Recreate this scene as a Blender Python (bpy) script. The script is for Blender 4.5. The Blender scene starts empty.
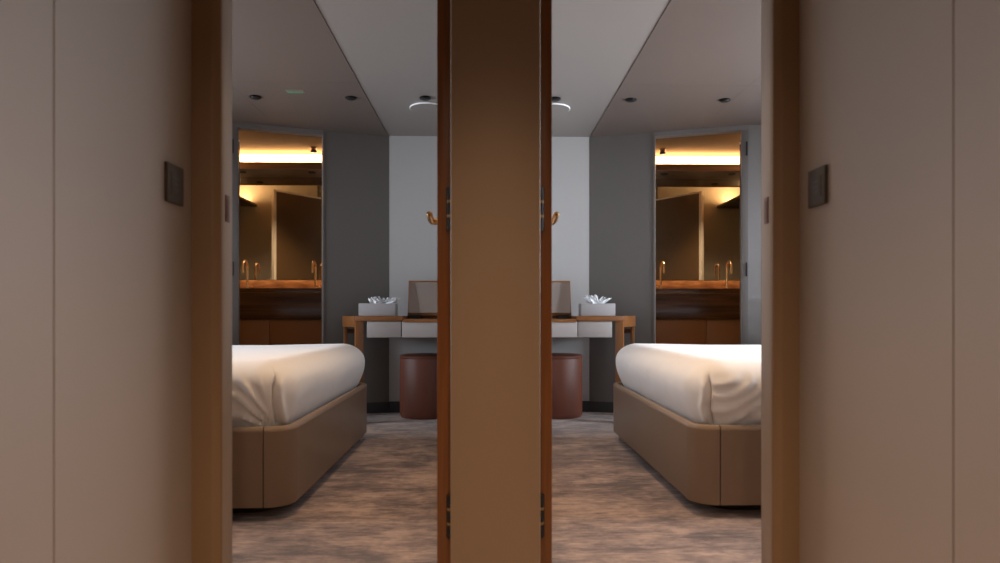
import bpy, bmesh, math, random
from mathutils import Vector, Matrix, noise
R = math.radians
S = bpy.context.scene
COL = S.collection

# ------------------------------------------------------------------ materials
def mat(name, col, rough=.5, metal=0, bump=0, bscale=200, var=0, vscale=3, spec=.5, sheen=0, coat=0,
        emit=None, estr=0, stretch=(1, 1, 1), col2=None, detail=4):
    m = bpy.data.materials.new(name); m.use_nodes = True
    nt = m.node_tree; N = nt.nodes; L = nt.links
    b = N['Principled BSDF']
    b.inputs['Base Color'].default_value = (*col, 1)
    b.inputs['Roughness'].default_value = rough
    b.inputs['Metallic'].default_value = metal
    b.inputs['Specular IOR Level'].default_value = spec
    b.inputs['Sheen Weight'].default_value = sheen
    b.inputs['Coat Weight'].default_value = coat
    b.inputs['Coat Roughness'].default_value = .08
    tc = N.new('ShaderNodeTexCoord'); mp = N.new('ShaderNodeMapping')
    mp.inputs['Scale'].default_value = stretch
    L.new(tc.outputs['Object'], mp.inputs['Vector'])
    if var or col2:
        n = N.new('ShaderNodeTexNoise'); n.inputs['Scale'].default_value = vscale; n.inputs['Detail'].default_value = detail
        L.new(mp.outputs[0], n.inputs['Vector'])
        r = N.new('ShaderNodeValToRGB')
        c2 = col2 or tuple(c * (1 - var) for c in col)
        r.color_ramp.elements[0].position = .32; r.color_ramp.elements[0].color = (*c2, 1)
        r.color_ramp.elements[1].position = .68; r.color_ramp.elements[1].color = (*col, 1)
        L.new(n.outputs['Fac'], r.inputs[0]); L.new(r.outputs[0], b.inputs['Base Color'])
    if bump:
        n2 = N.new('ShaderNodeTexNoise'); n2.inputs['Scale'].default_value = bscale; n2.inputs['Detail'].default_value = 3
        L.new(mp.outputs[0], n2.inputs['Vector'])
        bp = N.new('ShaderNodeBump'); bp.inputs['Strength'].default_value = bump; bp.inputs['Distance'].default_value = .002
        L.new(n2.outputs['Fac'], bp.inputs['Height']); L.new(bp.outputs[0], b.inputs['Normal'])
    if emit:
        b.inputs['Emission Color'].default_value = (*emit, 1); b.inputs['Emission Strength'].default_value = estr
    return m

M = {}
M['panel'] = mat('taupe_wall_leather', (.262, .218, .190), .55, bump=.15, bscale=500, var=.03, vscale=2)
M['casing'] = mat('brown_casing_leather', (.20, .125, .068), .45, bump=.1, bscale=400, var=.05, vscale=4)
M['pillar'] = mat('tan_pillar_leather', (.245, .175, .118), .5, bump=.12, bscale=500, var=.03, vscale=2)
M['jamb'] = mat('pale_taupe_lacquer', (.30, .25, .21), .4)
M['wood'] = mat('oiled_walnut', (.27, .10, .026), .42, var=.3, vscale=14, stretch=(8, 8, .6), bump=.1, bscale=60)
M['edge'] = mat('door_edge_walnut', (.17, .055, .008), .4, var=.3, vscale=12, stretch=(10, 10, .35))
M['deskwood'] = mat('desk_walnut', (.27, .10, .026), .42, var=.35, vscale=12, stretch=(1, 8, 8))
M['light_wall'] = mat('pale_grey_wall_fabric', (.44, .43, .425), .7, bump=.1, bscale=600)
M['dark_wall'] = mat('dark_grey_wall_panel', (.135, .125, .115), .5, bump=.1, bscale=600)
M['frame'] = mat('grey_lacquer_frame', (.18, .165, .158), .4)
M['ceil_light'] = mat('pale_ceiling_panel', (.25, .222, .206), .5)
M['ceil_dark'] = mat('dark_taupe_ceiling_panel', (.145, .112, .097), .42)
M['groove'] = mat('dark_joint', (.03, .028, .026), .8)
M['trimlight'] = mat('pale_edge_trim', (.75, .70, .64), .4)
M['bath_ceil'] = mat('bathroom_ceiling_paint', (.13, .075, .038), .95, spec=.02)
M['bath_wall'] = mat('bathroom_wall_paint', (.42, .38, .32), .55)
M['bath_door'] = mat('dark_bronze_door_face', (.12, .07, .03), .45)
M['soffit'] = mat('dark_soffit_veneer', (.085, .055, .032), .35)
M['bronze'] = mat('bronze_fascia', (.22, .10, .04), .4, metal=.2)
M['mirror'] = mat('tinted_mirror', (.62, .54, .42), .02, metal=1)
M['clear_mirror'] = mat('vanity_mirror', (.72, .70, .68), .06, metal=1)
M['lacquer'] = mat('glossy_brown_lacquer', (.15, .05, .012), .27, var=.6, vscale=5, stretch=(.5, 1, 6), coat=.15)
M['cabinet'] = mat('brown_cabinet_front', (.40, .15, .04), .5)
M['marble'] = mat('brown_marble', (.55, .22, .07), .3, col2=(.24, .085, .025), vscale=9, detail=8, stretch=(1, 1, 3))
M['brass'] = mat('polished_brass', (.85, .52, .25), .18, metal=1)
M['dark_brass'] = mat('aged_brass', (.55, .33, .14), .25, metal=1)
M['hinge_ring'] = mat('dull_brass_ring', (.25, .15, .05), .5, metal=.6)
M['hinge'] = mat('dark_bronze_hinge', (.015, .011, .009), .5, metal=.3)
M['switch'] = mat('dark_bronze_switch', (.05, .038, .03), .55, metal=.1, spec=.3)
M['switch2'] = mat('switch_symbol', (.02, .016, .013), .4)
M['strike'] = mat('strike_plate_bronze', (.10, .035, .02), .4, metal=.5)
M['bed'] = mat('tan_bed_leather', (.265, .182, .12), .36, bump=.15, bscale=350, var=.04, vscale=3)
M['plinth'] = mat('dark_plinth', (.02, .018, .018), .7)
M['linen'] = mat('white_linen', (.82, .80, .79), .75, bump=.12, bscale=900, sheen=.15)
M['matt'] = mat('mattress_ticking', (.7, .68, .65), .8, bump=.1)
M['stool'] = mat('oxblood_leather', (.15, .043, .022), .5, bump=.12, bscale=400, var=.08, vscale=5)
M['stoolseam'] = mat('stool_piping', (.08, .025, .018), .4)
M['drawer'] = mat('grey_drawer_leather', (.34, .30, .285), .5, bump=.1, bscale=400)
M['tissuebox'] = mat('grey_leather_tissue_box', (.36, .34, .345), .5, bump=.1, bscale=400)
M['tissue'] = mat('white_tissue', (.9, .92, .95), .8)
M['black'] = mat('black_lamp_recess', (.008, .008, .008), .5)
M['lampring'] = mat('dark_lamp_ring', (.010, .010, .010), .3, metal=.6)
M['diffuser'] = mat('ceiling_diffuser', (.235, .21, .195), .5)
M['chrome'] = mat('white_diffuser_rim', (.95, .95, .97), .25)
M['green'] = mat('green_print', (.05, .45, .24), .5)
M['signplate'] = mat('clear_sign_plate', (.20, .15, .13), .3)
M['base'] = mat('dark_skirting', (.035, .033, .035), .5)
M['lobbyfloor'] = mat('lobby_floor', (.42, .31, .23), .7)
M['led'] = mat('led_strip', (1, .8, .5), .5, emit=(1, .62, .28), estr=6)

# carpet : brushed silk look, two tones with streaks
def carpet():
    m = bpy.data.materials.new('brushed_silk_carpet'); m.use_nodes = True
    nt = m.node_tree; N = nt.nodes; L = nt.links; b = N['Principled BSDF']
    b.inputs['Roughness'].default_value = .8; b.inputs['Sheen Weight'].default_value = .3
    tc = N.new('ShaderNodeTexCoord')
    def nz(scale, st, det=5, rough=.6):
        mp = N.new('ShaderNodeMapping'); mp.inputs['Scale'].default_value = st
        n = N.new('ShaderNodeTexNoise'); n.inputs['Scale'].default_value = scale; n.inputs['Detail'].default_value = det
        n.inputs['Roughness'].default_value = rough
        L.new(tc.outputs['Object'], mp.inputs[0]); L.new(mp.outputs[0], n.inputs['Vector']); return n
    a = nz(5.5, (.8, 1.6, 1), 6, .72); c = nz(26, (.5, 1.8, 1), 5, .8); d = nz(2.2, (1, 1, 1), 3)
    mx = N.new('ShaderNodeMix'); mx.inputs[0].default_value = .5
    L.new(a.outputs['Fac'], mx.inputs[2]); L.new(c.outputs['Fac'], mx.inputs[3])
    mx2 = N.new('ShaderNodeMix'); mx2.inputs[0].default_value = .3
    L.new(mx.outputs[0], mx2.inputs[2]); L.new(d.outputs['Fac'], mx2.inputs[3])
    r = N.new('ShaderNodeValToRGB'); e = r.color_ramp.elements
    e[0].position = .43; e[0].color = (.085, .056, .050, 1)
    e[1].position = .57; e[1].color = (.45, .315, .245, 1)
    k = e.new(.5); k.color = (.245, .165, .135, 1)
    L.new(mx2.outputs[0], r.inputs[0]); L.new(r.outputs[0], b.inputs['Base Color'])
    f = nz(260, (1, 1, 1), 2); bp = N.new('ShaderNodeBump'); bp.inputs['Strength'].default_value = .5; bp.inputs['Distance'].default_value = .004
    L.new(f.outputs['Fac'], bp.inputs['Height']); L.new(bp.outputs[0], b.inputs['Normal'])
    return m
M['carpet'] = carpet()

def glass():
    m = bpy.data.materials.new('window_glass'); m.use_nodes = True
    nt = m.node_tree; N = nt.nodes; L = nt.links
    t = N.new('ShaderNodeBsdfTransparent'); g = N.new('ShaderNodeBsdfGlossy'); g.inputs['Roughness'].default_value = .02
    f = N.new('ShaderNodeFresnel'); mx = N.new('ShaderNodeMixShader')
    L.new(f.outputs[0], mx.inputs[0]); L.new(t.outputs[0], mx.inputs[1]); L.new(g.outputs[0], mx.inputs[2])
    L.new(mx.outputs[0], N['Material Output'].inputs['Surface']); return m
M['glass'] = glass()

# ------------------------------------------------------------------ mesh helpers (s mirrors a cabin across X = 0)
def bx(bm, x0, x1, y0, y1, z0, z1, bev=0, seg=2, mtx=None):
    r = bmesh.ops.create_cube(bm, size=1)
    vs = r['verts']
    for v in vs:
        v.co = Vector(((x0 + x1) / 2 + v.co.x * (x1 - x0), (y0 + y1) / 2 + v.co.y * (y1 - y0), (z0 + z1) / 2 + v.co.z * (z1 - z0)))
    if mtx: bmesh.ops.transform(bm, matrix=mtx, verts=vs)
    if bev:
        es = list({e for v in vs for e in v.link_edges})
        bmesh.ops.bevel(bm, geom=es, offset=bev, segments=seg, affect='EDGES', profile=.5)

def prism(bm, pts, z0, z1, bev=0, seg=2):
    lo = [bm.verts.new((x, y, z0)) for x, y in pts]; hi = [bm.verts.new((x, y, z1)) for x, y in pts]
    n = len(pts); fs = [bm.faces.new(lo[::-1]), bm.faces.new(hi)]
    for i in range(n): fs.append(bm.faces.new((lo[i], lo[(i + 1) % n], hi[(i + 1) % n], hi[i])))
    if bev:
        es = list({e for v in lo + hi for e in v.link_edges})
        bmesh.ops.bevel(bm, geom=es, offset=bev, segments=seg, affect='EDGES', profile=.5)

def lathe(bm, prof, c, n=48, axis='Z'):
    rings = []
    for r, z in prof:
        ring = []
        for i in range(n):
            a = 2 * math.pi * i / n
            p = (r * math.cos(a), r * math.sin(a), z)
            if axis == 'X': p = (p[2], p[0], p[1])
            if axis == 'Y': p = (p[0], p[2], p[1])
            ring.append(bm.verts.new(Vector(p) + Vector(c)))
        rings.append(ring)
    for a, b in zip(rings, rings[1:]):
        for i in range(n): bm.faces.new((a[i], a[(i + 1) % n], b[(i + 1) % n], b[i]))
    bm.faces.new(rings[0][::-1]); bm.faces.new(rings[-1])

def tube(bm, pts, rad, n=12):
    pts = [Vector(p) for p in pts]; rings = []
    up = Vector((1, 0, 0))
    for i, p in enumerate(pts):
        t = (pts[min(i + 1, len(pts) - 1)] - pts[max(i - 1, 0)]).normalized()
        a = up - t * up.dot(t)
        if a.length < .1: a = Vector((0, 1, 0)) - t * t.y
        a.normalize(); b = t.cross(a)
        rr = rad[i] if isinstance(rad, (list, tuple)) else rad
        rings.append([bm.verts.new(p + (a * math.cos(2 * math.pi * k / n) + b * math.sin(2 * math.pi * k / n)) * rr) for k in range(n)])
    for a, b in zip(rings, rings[1:]):
        for i in range(n): bm.faces.new((a[i], a[(i + 1) % n], b[(i + 1) % n], b[i]))
    bm.faces.new(rings[0][::-1]); bm.faces.new(rings[-1])

def obj(name, bm, m, parent=None, s=1, loc=None, angle=35):
    if s < 0:
        for v in bm.verts: v.co.x = -v.co.x
    bmesh.ops.recalc_face_normals(bm, faces=bm.faces)
    me = bpy.data.meshes.new(name); 
    base = parent
    off = Vector((0, 0, 0))
    p = parent
    while p is not None: off += p.location; p = p.parent
    if loc is not None and parent is None: off = Vector(loc)
    for v in bm.verts: v.co -= off
    bm.to_mesh(me); bm.free()
    me.materials.append(M[m])
    for p_ in me.polygons: p_.use_smooth = True
    me.set_sharp_from_angle(angle=R(angle))
    o = bpy.data.objects.new(name, me); COL.objects.link(o)
    if parent: o.parent = parent
    elif loc is not None: o.location = loc
    return o

def tag(o, label, cat, group=None):
    o['label'] = label; o['category'] = cat
    if group: o['group'] = group
    return o
def thing(name, label, cat, loc, group=None):
    o = bpy.data.objects.new(name, None); COL.objects.link(o); o.location = loc; o.empty_display_size = .1
    return tag(o, label, cat, group)
def struct(name, bm, m, s=1, parent=None):
    o = obj(name, bm, m, parent, s)
    if not parent: o['kind'] = 'structure'
    return o
def nb(): return bmesh.new()
def box(*a, **k):
    b = nb(); bx(b, *a, **k); return b

CZ = 2.13      # cabin ceiling
BZ = 2.225     # bathroom ceiling
side = {1: 'right', -1: 'left'}
JX = {1: .694, -1: .681}; SEAM = {1: 1.096, -1: 1.124}; WX = {1: .752, -1: .745}; OX = {1: 1.828, -1: 1.802}; LX = {1: (.1135, .1455), -1: (.1185, .1545)}
def slant(x): return 5.153 - .325 * (x - .774)
T = .07
nx, ny = .325 / math.hypot(1, .325), 1 / math.hypot(1, .325)    # slanted wall normal, away from the cabin
def sl(x, t=0): return (x + nx * t, slant(x) + ny * t)

# ------------------------------------------------------------------ floor
struct('floor', box(-3.1, 3.1, 1.70, 5.45, -.06, 0), 'carpet')
struct('floor_lobby', box(-1.0, 1.0, -2.2, 1.70, -.06, -.001), 'lobbyfloor')
# lobby shell
for s in (1, -1):
    b = nb()
    wx, sy = WX[s], SEAM[s]
    bx(b, wx, .80, -2.2, sy - .002, 0, 2.3); bx(b, wx, .80, sy + .002, 1.66, 0, 2.3); bx(b, wx + .005, .80, sy - .01, sy + .01, 0, 2.3)
    struct('wall_lobby_' + side[s], b, 'panel', s)
    # front wall of the cabin beside the door, with header above the opening
    b = nb(); bx(b, JX[s] + .018, 3.1, 1.672, 1.735, 0, 2.3); struct('wall_front_' + side[s], b, 'panel', s)
    b = nb(); bx(b, .10, .70, 1.672, 1.735, 2.06, 2.3); struct('wall_header_' + side[s], b, 'panel', s)
struct('wall_lobby_back', box(-1.0, 1.0, -2.26, -2.2, 0, 2.3), 'panel')
struct('ceiling_lobby', box(-1.0, 1.0, -2.2, 1.70, 2.3, 2.36), 'ceil_light')

# pillar between the two doors and the party wall behind it
b = nb(); bx(b, -.1175, .112, 1.70, 1.76, 0, 2.3, bev=.004)
struct('wall_pillar', b, 'pillar')
struct('wall_center', box(-.085, .085, 1.76, 5.17, 0, CZ), 'light_wall')

for s in (1, -1):
    sd = side[s]
    # ---------------------------------------------------------------- door casing + jamb (structure of the room)
    b = nb(); prism(b, [(WX[s], 1.642), (.80, 1.642), (.80, 1.672), (JX[s], 1.672), (JX[s], 1.662), (JX[s] + .017, 1.648)], 0, 2.12, bev=.003)
    bx(b, .12, .745, 1.645, 1.672, 2.05, 2.12, bev=.003)
    trim = struct('trim_' + ('1' if s > 0 else '2'), b, 'casing', s)
    b = nb(); bx(b, JX[s], JX[s] + .02, 1.672, 1.735, 0, 2.05, bev=.002); bx(b, .12, .70, 1.672, 1.735, 2.035, 2.06)
    j = struct('trim_' + ('3' if s > 0 else '4'), b, 'jamb', s)
    b = nb(); bx(b, JX[s] - .002, JX[s] + .001, 1.687, 1.712, .985, 1.052, bev=.001)
    bx(b, JX[s] - .003, JX[s] - .0015, 1.694, 1.705, .995, 1.042)
    tag(obj('strike_plate', b, 'strike', None, s, loc=(s * .683, 1.7, 1.02)), 'small dark bronze lock strike plate on the jamb of the %s doorway' % sd, 'strike plate', 'strike plates on the door jambs')

    # ---------------------------------------------------------------- door leaf, opened into the cabin
    d = thing('cabin_door', 'walnut-edged cabin door standing open against the %s side of the pillar' % sd, 'door', (s * .135, 1.742, 0), 'open cabin doors')
    x0, x1 = LX[s]
    obj('door_panel', box(x0 + .001, x1 - .001, 1.748, 2.30, .012, 2.03), 'pillar', d, s)
    obj('edge_lipping', box(x0, x1, 1.742, 1.7485, .01, 2.032, bev=.0015), 'edge', d, s)
    for zc in (1.026, .226, 1.83):
        b = nb(); lathe(b, [(.0065, -.056), (.0065, .056)], (x0 + .003, 1.738, zc), 20)
        bx(b, x0, x0 + .012, 1.740, 1.7425, zc - .056, zc + .056)
        h = obj('hinge', b, 'hinge', d, s)
        for dz in (-.019, .019):
            b = nb(); lathe(b, [(.0068, -.0035), (.0074, -.002), (.0074, .002), (.0068, .0035)], (x0 + .003, 1.738, zc + dz), 20)
            obj('hinge_ring', b, 'hinge_ring', h, s)
    hz = 1.062
    b = nb(); lathe(b, [(.026, 0), (.026, .006), (.022, .009)], (x1, 2.235, hz), 32, 'X'); lathe(b, [(.0095, .008), (.0095, .052)], (x1, 2.235, hz), 20, 'X')
    hd = obj('door_handle', b, 'dark_brass', d, s)
    pts = [(x1 + .026, 2.235, hz), (x1 + .042, 2.235, hz), (x1 + .051, 2.230, hz + .001), (x1 + .055, 2.218, hz + .004), (x1 + .056, 2.19, hz + .012), (x1 + .056, 2.165, hz + .015), (x1 + .056, 2.158, hz + .015)]
    b = nb(); tube(b, pts, [.0105, .011, .0115, .011, .0105, .010, .006], 16)
    obj('lever', b, 'dark_brass', hd, s)

    # ---------------------------------------------------------------- light switch on lobby wall
    wx = WX[s]; c = (s * wx, 1.537, 1.049)
    sw = thing('light_switch', 'square dark bronze light switch on the %s lobby wall' % sd, 'light switch', c, 'light switches by the doors')
    obj('wall_plate', box(wx - .008, wx - .0003, 1.504, 1.583, 1.005, 1.093, bev=.0015), 'switch', sw, s)
    b = nb(); bx(b, wx - .0092, wx - .0075, 1.520, 1.566, 1.024, 1.074, bev=.0007)
    bt = obj('button', b, 'switch', sw, s)
    b = nb()
    for (ya, yb, za, zb) in [(1.531, 1.555, 1.060, 1.063), (1.531, 1.555, 1.048, 1.051), (1.531, 1.555, 1.036, 1.039), (1.552, 1.555, 1.048, 1.063), (1.531, 1.534, 1.036, 1.051)]:
        bx(b, wx - .0098, wx - .0090, ya, yb, za, zb)
    obj('symbol', b, 'switch2', bt, s)

    # ---------------------------------------------------------------- cabin walls
    struct('wall_back_' + sd, box(.085, .776, 5.155, 5.24, 0, 2.35), 'light_wall', s)
    b = nb()
    prism(b, [sl(.774), sl(1.243), sl(1.243, T), (.774, 5.24)], 0, 2.35)
    prism(b, [sl(1.243), sl(1.876), sl(1.876, T), sl(1.243, T)], 2.105, 2.35)
    struct('wall_slanted_' + sd, b, 'dark_wall', s)
    b = nb(); prism(b, [sl(1.875), (3.0, slant(1.875)), (3.0, slant(1.875) + T), sl(1.875, T)], 0, 2.35)
    struct('wall_outer_' + sd, b, 'frame', s)
    # bathroom door frame
    b = nb(); prism(b, [sl(OX[s], -.006), sl(1.877, -.006), sl(1.877, T), sl(OX[s], T)], 0, 2.094, bev=.002)
    prism(b, [sl(1.238, -.006), sl(1.876, -.006), sl(1.876, T + .001), sl(1.238, T + .001)], 2.094, 2.126)
    prism(b, [sl(1.236, -.006), sl(1.246, -.006), sl(1.246, T), sl(1.236, T)], 0, 2.094)
    struct('trim_' + ('5' if s > 0 else '6'), b, 'frame', s)
    # hull wall with window
    WY0, WY1, WZ0, WZ1 = 2.2, 4.3, .85, 1.75
    b = nb()
    bx(b, 2.95, 3.05, 1.735, WY0, 0, 2.35); bx(b, 2.95, 3.05, WY1, 6.25, 0, 2.35)
    bx(b, 2.95, 3.05, WY0, WY1, 0, WZ0); bx(b, 2.95, 3.05, WY0, WY1, WZ1, 2.35)
    struct('wall_hull_' + sd, b, 'light_wall', s)
    b = nb()
    bx(b, 2.93, 3.06, WY0 - .03, WY0 + .02, WZ0 - .03, WZ1 + .03); bx(b, 2.93, 3.06, WY1 - .02, WY1 + .03, WZ0 - .03, WZ1 + .03)
    bx(b, 2.93, 3.06, WY0, WY1, WZ0 - .03, WZ0 + .02); bx(b, 2.93, 3.06, WY0, WY1, WZ1 - .02, WZ1 + .03)
    w = struct('window_' + ('1' if s > 0 else '2'), b, 'frame', s)
    obj('window_pane', box(3.0, 3.006, WY0 + .01, WY1 - .01, WZ0 + .01, WZ1 - .01), 'glass', w, s)
    # baseboards
    struct('baseboard_back_' + sd, box(.085, .770, 5.143, 5.155, 0, .085), 'base', s)
    b = nb(); prism(b, [sl(.770, -.004), sl(1.236, -.004), sl(1.236, 0), sl(.770, 0)], 0, .082)
    struct('baseboard_slanted_' + sd, b, 'base', s)
    # ceilings
    struct('ceiling_pale_' + sd, box(.0, .780, 1.735, 5.17, CZ, CZ + .05), 'ceil_light', s)
    b = nb()
    prism(b, [(.782, 1.735), (1.5494, 1.735), (1.5494, 3.9664), (.782, 3.9664)], CZ - .004, CZ + .05)
    prism(b, [(1.5506, 1.735), (3.0, 1.735), (3.0, 3.9664), (1.5506, 3.9664)], CZ - .004, CZ + .05)
    prism(b, [(.782, 3.9676), (1.5494, 3.9676), sl(1.5494, 0), sl(.780)], CZ - .004, CZ + .05)
    prism(b, [(1.5506, 3.9676), (3.0, 3.9676), (3.0, slant(1.875)), sl(1.875), sl(1.5506)], CZ - .004, CZ + .05)
    prism(b, [(.775, 1.735), (3.0, 1.735), (3.0, slant(1.875)), sl(1.875), sl(.774)], CZ + .045, CZ + .06)
    struct('ceiling_dark_' + sd, b, 'ceil_dark', s)

    # downlights
    for (x, y, dsc) in [(1.49 + .01 * s, 4.235, 'outermost'), (.89 + .008 * s, 4.24, 'middle'), (.412, 4.235, 'innermost')]:
        dl = thing('downlight', 'small black recessed ceiling downlight, %s of the row in the %s cabin' % (dsc, sd), 'downlight', (s * x, y, CZ - .004), 'cabin ceiling downlights')
        b = nb(); lathe(b, [(.036, -.010), (.036, -.004), (.030, -.012), (.026, -.012)], (x, y, CZ), 32); 
        obj('ring', b, 'lampring', dl, s)
        b = nb(); lathe(b, [(.026, -.0135), (.024, -.016), (.010, -.0165)], (x, y, CZ), 32); obj('lens', b, 'black', dl, s)
    # round ceiling diffuser
    t = thing('ceiling_vent', 'round pale ceiling vent with bright rim beyond the innermost downlight of the %s cabin' % sd, 'vent', (s * .415, 4.45, CZ), 'round ceiling vents')
    b = nb(); lathe(b, [(.118, 0), (.121, -.003), (.120, -.008), (.116, -.0095)], (.415, 4.45, CZ), 48); obj('rim', b, 'chrome', t, s)
    b = nb(); lathe(b, [(.1165, -.004), (.1165, -.010), (.11, -.0108), (.03, -.0112)], (.415, 4.45, CZ), 48); obj('diffuser_plate', b, 'diffuser', t, s)

    # ---------------------------------------------------------------- bathroom
    BY = 6.10
    b = nb(); prism(b, [(1.0, 5.24), sl(1.243, .03), sl(1.875, .03), (2.95, slant(1.875) + .03), (2.95, 6.25), (1.0, 6.25)], .06, .12)
    struct('floor_bathroom_' + sd, b, 'bath_wall', s)
    b = nb(); prism(b, [(.92, 5.24), sl(1.0, T + .001), sl(1.875, T + .001), (2.95, slant(1.875) + T + .001), (2.95, 6.25), (.92, 6.25)], BZ, BZ + .05)
    struct('ceiling_bathroom_' + sd, b, 'bath_ceil', s)
    struct('wall_bathroom_back_' + sd, box(.92, 2.95, 6.15, 6.25, .12, BZ), 'bath_wall', s)
    struct('wall_bathroom_inner_' + sd, box(.92, 1.0, 5.24, 6.15, .12, BZ), 'bath_wall', s)
    b = nb(); prism(b, [sl(1.875, T + .002), (2.95, slant(1.875) + T + .002), (2.95, slant(1.875) + T + .012), sl(1.84, T + .012)], .12, BZ - .002)
    struct('wall_bathroom_front_' + sd, b, 'bath_wall', s)
    struct('wall_bathroom_outer_' + sd, box(2.90, 2.949, slant(1.875) + T + .013, 6.15, .12, BZ - .002), 'bath_wall', s)
    # mirror cabinet with light cove over
    mc = thing('mirror_cabinet', 'wall-wide bronze-tinted mirror over the vanity of the %s bathroom' % sd, 'mirror', (s * 1.95, BY, 1.08), 'bathroom mirrors')
    obj('mirror_glass', box(1.0, 2.9, BY, BY + .006, 1.069, 2.0005), 'mirror', mc, s)
    obj('backing', box(1.0, 2.9, BY + .006, 6.149, 1.069, 2.0005), 'cabinet', mc, s)
    b = nb(); bx(b, 1.0, 2.9, 5.73, 5.742, 1.998, 2.054, bev=.001)
    sf = obj('soffit', box(1.0, 2.9, 5.742, 6.149, 2.001, 2.016), 'soffit', mc, s)
    obj('fascia', b, 'bronze', mc, s)
    obj('led_strip', box(1.02, 2.88, 5.95, 5.965, 2.017, 2.024), 'led', mc, s)
    for x in (2.155, 1.552, 2.75):
        b = nb(); lathe(b, [(.032, 2.001), (.032, 1.996), (.027, 1.994), (.025, 1.998)], (x, 5.876, 0), 24); obj('soffit_spot', b, 'black', mc, s)
    # outer shelf with light
    sh = thing('lit_shelf', 'dark shelf lit from above along the outer wall, seen in the %s bathroom mirror' % sd, 'shelf', (s * 2.68, 5.4, 1.93), 'lit bathroom shelves')
    obj('shelf_board', box(2.52, 2.898, slant(1.875) + .09, 5.72, 1.93, 1.955, bev=.002), 'soffit', sh, s)
    obj('led_strip', box(2.56, 2.575, slant(1.875) + .12, 5.70, 1.956, 1.963), 'led', sh, s)
    # bathroom spot
    t = thing('bathroom_downlight', 'small black ceiling spot above the vanity mirror in the %s bathroom' % sd, 'spotlight', (s * 1.543, 5.9, BZ))
    b = nb(); lathe(b, [(.026, 0), (.026, -.012), (.021, -.014), (.021, -.03)], (1.543, 5.9, BZ), 24); obj('housing', b, 'bronze', t, s)
    b = nb(); lathe(b, [(.026, -.03), (.028, -.034), (.028, -.046), (.024, -.049)], (1.543, 5.9, BZ), 24); obj('lamp_head', b, 'black', t, s)
    # vanity
    v = thing('vanity_cabinet', 'glossy dark brown vanity cabinet with plain doors below in the %s bathroom' % sd, 'vanity', (s * 1.95, 5.75, .12), 'bathroom vanities')
    obj('carcass', box(1.001, 2.899, 5.45, 6.149, .12, .925), 'cabinet', v, s)
    obj('apron', box(1.001, 2.899, 5.40, 5.449, .715, .925, bev=.004), 'lacquer', v, s)
    obj('metal_inlay', box(1.001, 2.899, 5.397, 5.449, .926, .931), 'dark_brass', v, s)
    for (xa, xb) in [(1.003, 1.298), (1.302, 1.774), (1.779, 2.31), (2.315, 2.897)]:
        obj('door', box(xa, xb, 5.425, 5.449, .20, .712, bev=.002), 'cabinet', v, s)
    obj('toe_kick', box(1.001, 2.899, 5.44, 5.449, .12, .195), 'plinth', v, s)
    ct = thing('countertop', 'brown marble vanity top with upstand in the %s bathroom' % sd, 'countertop', (s * 1.95, 5.75, .932), 'marble vanity tops')
    obj('slab', box(1.001, 2.899, 5.392, 6.085, .932, .966, bev=.003), 'lacquer', ct, s)
    obj('upstand', box(1.001, 2.899, 6.072, 6.099, .966, 1.064, bev=.002), 'marble', ct, s)
    for x, w_ in ((2.155, 'outer'), (1.552, 'inner')):
        f = thing('faucet', 'tall gooseneck brass faucet, %s one of the %s bathroom vanity' % (w_, sd), 'faucet', (s * x, 6.0, .968), 'brass gooseneck faucets')
        b = nb(); lathe(b, [(.024, 0), (.024, .006), (.014, .012), (.012, .03)], (x, 6.0, .968), 24); obj('base', b, 'brass', f, s)
        pts = [(x, 6.0, .98), (x, 6.0, 1.165)] + [(x, 6.0 - .055 + .055 * math.cos(a), 1.175 + .055 * math.sin(a)) for a in [R(q) for q in range(0, 181, 15)]] + [(x, 5.89, 1.12)]
        b = nb(); tube(b, pts, .0095, 14); obj('spout', b, 'brass', f, s)
        b = nb(); tube(b, [(x - .012, 6.0, 1.005), (x - .05, 6.0, 1.012)], .005, 10); obj('lever', b, 'brass', f, s)
    # open bathroom door leaf
    hx, hy = sl(OX[s] - .008, T + .004)
    dx, dy = (2.23 - hx), (5.42 - hy); ln = math.hypot(dx, dy); dx /= ln; dy /= ln; px_, py_ = dy, -dx
    LW = .60
    bd = thing('bathroom_door', 'open dark brown bathroom door seen in the mirror of the %s bathroom' % sd, 'door', (s * hx, hy, .12), 'open bathroom doors')
    def quad(a0, a1, t0, t1): return [(hx + dx * a + px_ * t, hy + dy * a + py_ * t) for a, t in ((a0, t0), (a1, t0), (a1, t1), (a0, t1))]
    b = nb(); prism(b, quad(.006, LW - .03, 0, .036), .13, 2.01); obj('door_panel', b, 'bath_door', bd, s)
    b = nb(); prism(b, quad(LW - .03, LW, -.001, .037), .13, 2.012); prism(b, quad(.006, LW, -.001, .037), 2.01, 2.028); obj('edge_lipping', b, 'trimlight', bd, s)
    for zc in (1.955, 1.08, .4):
        b = nb(); c_ = sl(1.8135, -.002)
        lathe(b, [(.006, -.05), (.006, .05)], (sl(OX[s] + .035, -.0085)[0], sl(OX[s] + .035, -.0085)[1], zc), 16)
        obj('hinge', b, 'hinge', bd, s)

    # ---------------------------------------------------------------- bed
    X0, X1, Y0, Y1, RAD = .738, 2.80, 2.438, 4.08, .098
    def rrect(x0, x1, y0, y1, r, n=14):
        out = []
        for cx, cy, a0 in ((x0 + r, y0 + r, 180), (x1 - r, y0 + r, 270), (x1 - r, y1 - r, 0), (x0 + r, y1 - r, 90)):
            for i in range(n + 1):
                a = R(a0 + 90 * i / n); out.append((cx + r * math.cos(a), cy + r * math.sin(a)))
        return out
    bed = thing('bed', 'tan leather platform bed with rounded corners in the %s cabin' % sd, 'bed', (s * 1.75, 3.2, 0), 'platform beds')
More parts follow.
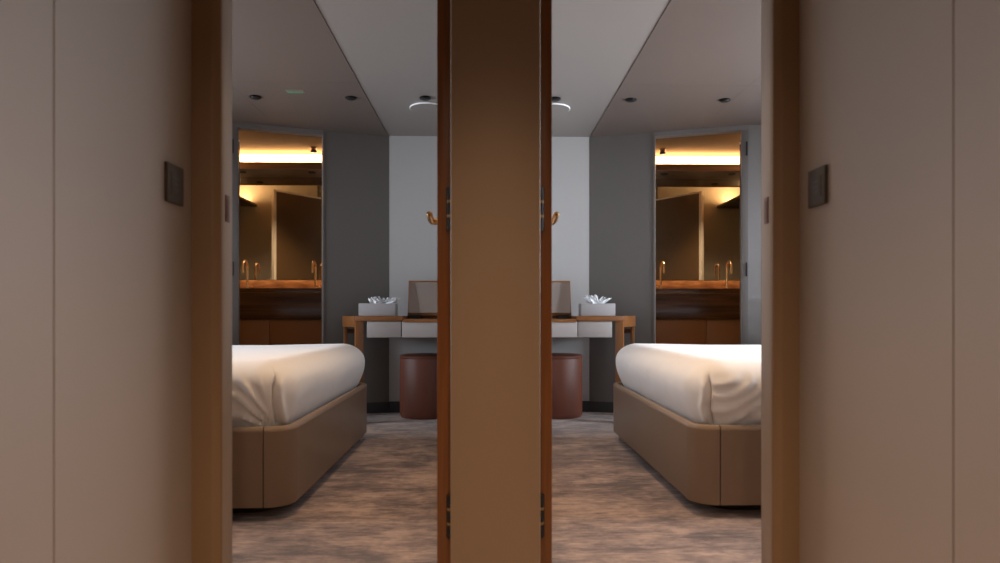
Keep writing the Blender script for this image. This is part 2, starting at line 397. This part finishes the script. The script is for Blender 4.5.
    def base_part(cut, keep_low):
        b = nb()
        out = rrect(X0, X1, Y0, Y1, RAD); n = len(out)
        prof = [(.004, .048), (0, .054), (0, .318), (-.0015, .322), (-.001, .332), (.005, .3405), (.014, .343), (.024, .341), (.031, .334), (.033, .325), (.036, .25)]
        rings = []
        for ins, z in prof:
            rings.append([b.verts.new((x, y, z)) for x, y in rrect(X0 + ins, X1 - ins, Y0 + ins, Y1 - ins, RAD - ins)])
        for a, c2 in zip(rings, rings[1:]):
            for i in range(n): b.faces.new((a[i], a[(i + 1) % n], c2[(i + 1) % n], c2[i]))
        b.faces.new(rings[-1]); b.faces.new(rings[0][::-1])
        g = b.verts[:] + b.edges[:] + b.faces[:]
        r = bmesh.ops.bisect_plane(b, geom=g, plane_co=(cut, 0, 0), plane_no=(1, 0, 0), clear_outer=keep_low, clear_inner=not keep_low)
        es = [e for e in r['geom_cut'] if isinstance(e, bmesh.types.BMEdge)]
        bmesh.ops.holes_fill(b, edges=es)
        return b
    obj('corner_panel', base_part(.8335, True), 'bed', bed, s)
    obj('long_panel', base_part(.8375, False), 'bed', bed, s)
    b = nb(); bx(b, .8333, .8377, Y0 + .006, Y1 - .006, .06, .333); obj('seam', b, 'groove', bed, s)
    b = nb(); prism(b, rrect(X0 + .11, X1 - .05, Y0 + .11, Y1 - .11, .09), 0, .05); obj('plinth', b, 'plinth', bed, s)
    b = nb(); prism(b, rrect(X0 + .085, X1 - .06, Y0 + .085, Y1 - .085, .09), .251, .54, bev=.01); obj('mattress', b, 'matt', bed, s)

    # duvet tucked over the mattress
    def duvet():
        b = nb()
        n = 420
        x0, x1, y0, y1, rr = X0 + .016, X1 - .03, Y0 + .018, Y1 - .016, .13
        segs = [('l', x0 + rr, y0 + rr, 180), ('l', x1 - rr, y0 + rr, 270), ('l', x1 - rr, y1 - rr, 0), ('l', x0 + rr, y1 - rr, 90)]
        per = []; arc = math.pi / 2 * rr
        Lx = x1 - x0 - 2 * rr; Ly = y1 - y0 - 2 * rr; P = 2 * Lx + 2 * Ly + 4 * arc
        def at(u):
            u %= P
            for k, (cx, cy, a0, ln2) in enumerate(((x0 + rr, y0 + rr, 180, Lx), (x1 - rr, y0 + rr, 270, Ly), (x1 - rr, y1 - rr, 0, Lx), (x0 + rr, y1 - rr, 90, Ly))):
                if u < arc:
                    a = R(a0) + u / rr; return Vector((cx + rr * math.cos(a), cy + rr * math.sin(a), 0)), Vector((math.cos(a), math.sin(a), 0))
                u -= arc
                a = R(a0 + 90); nv = Vector((math.cos(a), math.sin(a), 0)); tv = Vector((-nv.y, nv.x, 0))
                if u < ln2: return Vector((cx + rr * math.cos(a), cy + rr * math.sin(a), 0)) + tv * u, nv
                u -= ln2
        # denser sampling where the photo sees it
        us = []
        u = 0
        while u < P:
            us.append(u); p, _ = at(u)
            near = p.x < 1.25
            u += .0022 if (abs(p.x - .81) < .06 and p.y < y0 + .1) else .0055 if (near and p.y < y0 + .25) else (.014 if near else .03)
        prof = []   # (inset, z, k)
        zt, zb = .585, .332
        rt = .095
        for i in range(14): prof.append((.034 * (1 - i / 13) ** 1.8, zb + (zt - rt - zb) * i / 13))
        for i in range(1, 13):
            a = R(90 * i / 12); prof.append((rt * 1.25 * (1 - math.cos(a)), zt - rt + rt * math.sin(a)))
        rings = []
        cx, cy = (x0 + x1) / 2, (y0 + y1) / 2
        def disp(p, nv, z):
            d = 0
            q = Vector((p.x, p.y, z))
            d += .006 * noise.noise(q * 3.1 + Vector((s * 7, 0, 0))) + .0022 * noise.noise(q * 11 + Vector((s * 3, 1, 0)))
            if nv.y < -.3:       # front face towards the lobby: corner pleat and radiating creases
                xc = .800 + .012 * math.sin((z - .33) * 14) + (.028 if s > 0 else .006) * max(0, .40 - z) / .07
                e = p.x - xc; t = max(0, min(1, (.535 - z) / .05))
                d -= t * .022 * math.exp(-(e / .0055) ** 2)
                d += t * .011 * math.exp(-((e + .013) / .009) ** 2)
                if e > 0:
                    d -= t * .006 * math.exp(-e / .05)
                    if s > 0:   # arcs rising away from the pleat
                        rr2 = math.hypot(e * 1.0, (z - .60) * 1.0)
                        w = 1 - 2 * abs(math.sin(rr2 * 60 + 2.0 * noise.noise(q * 5)))
                        amp = .0105 * math.exp(-e / .16) * min(1, e / .03)
                    else:       # creases falling towards the foot of the pleat
                        th = math.atan2(z - .325, e + .01)
                        w = (1 - 2 * abs(math.sin(th * 9 + 1.6 * noise.noise(q * 7) + .6)) ** .8) * max(0, min(1, (1.35 - th) / .35))
                        amp = .0150 * math.exp(-e / .30) * min(1, e / .04)
                        amp *= max(0, min(1, (.56 - z) / .06))
                    amp *= max(0, min(1, (.55 - z) / .07)) * min(1, (z - .325) / .03)
                    d += amp * w
            return d
        for ins, z in prof:
            ring = []
            for u in us:
                p, nv = at(u); q = p - nv * ins
                zz = z
                dd = disp(q, nv, zz)
                if z < zb + .01: dd *= .3
                # slight belly of the sides
                bl = .010 * math.sin(math.pi * max(0, min(1, (z - zb) / (zt - zb)))) * (1.4 if nv.x < -.6 else 1)
                ring.append((q + nv * (dd + bl), zz + (-.012 * min(1, max(0, (q.x - .75) / .4)) if z > .5 else 0)))
            rings.append([b.verts.new((q.x, q.y, z_)) for q, z_ in ring])
        last = [v_.co.copy() for v_ in rings[-1]]
        for k in (.9, .75, .55, .3, .12):
            ring = []
            for c_ in last:
                q = Vector((cx + (c_.x - cx) * k, cy + (c_.y - cy) * k, 0))
                z_ = c_.z + .006 * (1 - k) + .003 * noise.noise(Vector((q.x, q.y, 0)) * 3)
                ring.append(b.verts.new((q.x, q.y, z_)))
            rings.append(ring)
        # tuck-in flange under the edge
        low = []
        for u in us:
            p, nv = at(u); q = p - nv * .05; low.append(b.verts.new((q.x, q.y, zb - .03)))
        rings.insert(0, low)
        m_ = len(us)
        for a, c2 in zip(rings, rings[1:]):
            for i in range(m_): b.faces.new((a[i], a[(i + 1) % m_], c2[(i + 1) % m_], c2[i]))
        b.faces.new(rings[-1])
        return b
    dv = obj('duvet', duvet(), 'linen', None, s, loc=(s * 1.75, 3.2, .33), angle=80)
    tag(dv, 'white duvet tucked tightly over the bed in the %s cabin' % sd, 'duvet', 'white duvets')

    # ---------------------------------------------------------------- dressing desk
    dk = thing('dressing_table', 'walnut dressing table with grey leather drawers in the %s cabin' % sd, 'desk', (s * .6, 4.9, 0), 'dressing tables')
    ex, ey = .309, .951         # direction of the slanted end frame, towards the wall
    P1 = (.945, 4.62); P2 = (1.10, 5.02)
    b = nb(); prism(b, [(.60, 4.60), (.925, 4.60), (1.02, 4.985), (.885, 5.09), (.60, 5.13)], .709, .743, bev=.003)
    bx(b, .09, .60, 4.93, 5.14, .709, .742)
    obj('desktop', b, 'deskwood', dk, s)
    obj('mirror_tray', box(.09, .598, 4.604, 4.93, .700, .722), 'deskwood', dk, s)
    def leg(cx, cy, w1, w2, z0, z1):
        b = nb(); a = math.atan2(ex, ey)
        mt = Matrix.Translation((cx, cy, 0)) @ Matrix.Rotation(-a, 4, 'Z')
        bx(b, -w1 / 2, w1 / 2, -w2 / 2, w2 / 2, z0, z1, bev=.003, mtx=mt); return b
    obj('leg', leg(.905, 4.635, .056, .056, 0, .709), 'wood', dk, s)
    obj('leg', leg(1.062, 4.94, .026, .045, 0, .742), 'wood', dk, s)
    def rail(pA, pB, w, z0, z1):
        b = nb(); v_ = Vector((pB[0] - pA[0], pB[1] - pA[1])); L_ = v_.length; v_.normalize(); nn = Vector((-v_.y, v_.x)) * w / 2
        A = Vector(pA); B = Vector(pB)
        prism(b, [tuple(A + nn), tuple(A - nn), tuple(B - nn), tuple(B + nn)], z0, z1, bev=.002); return b
    obj('end_rail', rail((.925, 4.645), (1.068, 4.925), .03, .665, .743), 'wood', dk, s)
    obj('lower_rail', rail((.99, 5.02), (1.05, 4.955), .02, .615, .645), 'wood', dk, s)
    obj('leg', leg(.975, 5.045, .025, .025, 0, .709), 'wood', dk, s)
    for xa, xb in ((.612, .848), (.095, .607)):
        b = nb(); bx(b, xa, xb, 4.612, 4.628, .594, .706, bev=.004); dr = obj('drawer', b, 'drawer', dk, s)
        obj('drawer_box', box(xa + .004, xb - .01, 4.629, 5.10, .604, .698), 'groove', dr, s)
    obj('back_panel', box(.09, .86, 5.115, 5.14, .60, .708), 'wood', dk, s)
    # flip-up mirror lid, leaning back
    tl = R(15); A = Matrix.Translation((0, 4.885, .752)) @ Matrix.Rotation(-tl, 4, 'X')
    md = obj('mirror_lid', box(.095, .600, 0, .022, -.006, .262, bev=.002, mtx=A), 'deskwood', dk, s)
    obj('mirror_glass', box(.11, .594, -.003, .0, .014, .248, mtx=A), 'clear_mirror', md, s)
    obj('hinge_block', box(.50, .58, 4.86, 4.93, .722, .752), 'black', md, s)

    # tissue box
    tb = thing('tissue_box', 'grey leather tissue box on the dressing table of the %s cabin' % sd, 'tissue box', (s * .785, 4.79, .7435), 'tissue boxes')
    xs = .003 if s < 0 else -.016
    b = nb(); bx(b, .664 + xs, (.922 if s < 0 else .908) + xs, 4.72, 4.86, .744, .832, bev=.003); obj('box_body', b, 'tissuebox', tb, s)
    b = nb(); rnd = random.Random(5 if s > 0 else 9)
    cx0 = .785 + xs + (-.03 if s < 0 else .0)
    nleaf = 9 if s < 0 else 8; spread = .10 if s < 0 else .04
    for k in range(nleaf):
        t_ = (k / (nleaf - 1) - .5) * 2
        bxx = cx0 + t_ * spread * .55; ang = t_ * .9 + rnd.uniform(-.2, .2); h = rnd.uniform(.042, .062) * (1.1 if s > 0 else 1)
        yb = 4.79 + rnd.uniform(-.03, .03)
        gx = 7
        g = []
        for i in range(gx):
            row = []
            for j_ in range(5):
                f_ = i / (gx - 1); w_ = (j_ - 2) / 2 * .030 * (1 - .75 * f_) * (1 + .3 * math.sin(k))
                X_ = bxx + math.sin(ang) * h * f_ * 1.5 + w_ * math.cos(ang * .5)
                Z_ = .830 + h * f_ * math.cos(ang * .7) + .004 * math.sin(j_ * 2.2 + k)
                Y_ = yb + .010 * math.sin(j_ * 1.7 + i + k) + rnd.uniform(-.003, .003)
                row.append(b.verts.new((X_, Y_, Z_)))
            g.append(row)
        for i in range(gx - 1):
            for j_ in range(4): b.faces.new((g[i][j_], g[i][j_ + 1], g[i + 1][j_ + 1], g[i + 1][j_]))
    ti = obj('tissue', b, 'tissue', tb, s)
    sm = ti.modifiers.new('thickness', 'SOLIDIFY'); sm.thickness = .0015

    # stool
    scx = .502 if s > 0 else .478; st = thing('stool', 'round oxblood leather drum stool under the %s dressing table' % sd, 'stool', (s * scx, 4.965, 0), 'drum stools')
    b = nb(); lathe(b, [(.178, .0), (.180, .012), (.186, .014), (.188, .03), (.188, .432), (.186, .436)], (scx, 4.965, 0), 96); obj('drum', b, 'stool', st, s)
    b = nb(); lathe(b, [(.184, .435), (.1875, .438), (.1875, .448), (.182, .455), (.16, .459), (.05, .461)], (scx, 4.965, 0), 96); obj('seat_cushion', b, 'stool', st, s)
    b = nb(); lathe(b, [(.187, .432), (.1895, .435), (.187, .438)], (scx, 4.965, 0), 96); obj('piping', b, 'stoolseam', st, s)

# green printed sign plate on the left cabin's ceiling
sp = thing('ceiling_sign', 'tiny sign with green print on the dark ceiling of the left cabin', 'sign', (-1.2, 4.12, CZ - .004))
obj('plate', box(-1.255, -1.145, 4.085, 4.155, CZ - .007, CZ - .0042), 'signplate', sp)
b = nb()
for xa, w_ in ((-1.248, .008), (-1.236, .020), (-1.212, .006), (-1.203, .016), (-1.183, .014), (-1.164, .010)):
    bx(b, xa, xa + w_, 4.128, 4.148, CZ - .0078, CZ - .0069)
bx(b, -1.248, -1.243, 4.10, 4.128, CZ - .0078, CZ - .0069); bx(b, -1.225, -1.221, 4.108, 4.128, CZ - .0078, CZ - .0069)
obj('print', b, 'green', sp)

# ------------------------------------------------------------------ lights
def area(name, loc, rot, sx, sy, power, col, spread=180):
    l = bpy.data.lights.new(name, 'AREA'); l.shape = 'RECTANGLE'; l.size = sx; l.size_y = sy; l.energy = power; l.color = col; l.spread = R(spread)
    o = bpy.data.objects.new(name, l); COL.objects.link(o); o.location = loc; o.rotation_euler = rot; return o
def spot(name, loc, power, col, ang=100, blend=.6, rad=.03, rot=(0, 0, 0)):
    l = bpy.data.lights.new(name, 'SPOT'); l.energy = power; l.color = col; l.spot_size = R(ang); l.spot_blend = blend; l.shadow_soft_size = rad
    o = bpy.data.objects.new(name, l); COL.objects.link(o); o.location = loc; o.rotation_euler = rot; return o
WARM = (1, .66, .38); AMB = (1, .66, .34); DAY = (.84, .91, 1)
for s in (1, -1):
    k = 1.0 if s > 0 else .58
    area('window_daylight', (s * 3.15, 3.25, 1.3), (0, s * R(90), 0), .9, 2.1, 185 * k, DAY)
    spot('cabin_downlight', (s * 1.0, 2.0, CZ - .03), 13, WARM, 120, .9, .04)
    spot('cabin_downlight', (s * .38, 2.5, CZ - .03), 70 if s > 0 else 56, WARM, 105, .9, .04)
    area('bathroom_cove', (s * 1.95, 6.08, 2.12), (R(180), 0, 0), 1.86, .03, 28, (1, .74, .44))
    area('shelf_cove', (s * 2.66, 5.3, 1.966), (R(180), 0, 0), .05, .8, 16, AMB)
    for x in (2.155, 1.552):
        spot('soffit_spot_light', (s * x, 5.876, 1.985), 42, (1, .80, .58), 130, .7, .02)
for y, p, c, a in ((1.1, 110, WARM, 66), (-.4, 205, (1, .77, .58), 140)):
    spot('lobby_downlight', (0, y, 2.28), p, c, a, 1, .06)

w = bpy.data.worlds.new('world'); w.use_nodes = True
w.node_tree.nodes['Background'].inputs[0].default_value = (.75, .85, 1, 1)
w.node_tree.nodes['Background'].inputs[1].default_value = .6
S.world = w

# ------------------------------------------------------------------ camera
cam = bpy.data.cameras.new('camera'); co = bpy.data.objects.new('camera', cam); COL.objects.link(co)
co.location = (-.027, 0, .75); co.rotation_euler = (R(90), 0, R(-1.2))
cam.sensor_width = 36; cam.lens = 36 * 667 / 1000; cam.shift_y = .0335
cam.clip_start = .02
cam.dof.use_dof = True; cam.dof.focus_distance = 4.3; cam.dof.aperture_fstop = 3.2
S.camera = co
S.view_settings.view_transform = 'Standard'; S.view_settings.look = 'None'
S.view_settings.gamma = 1; S.view_settings.use_curve_mapping = False
S.view_settings.exposure = 0
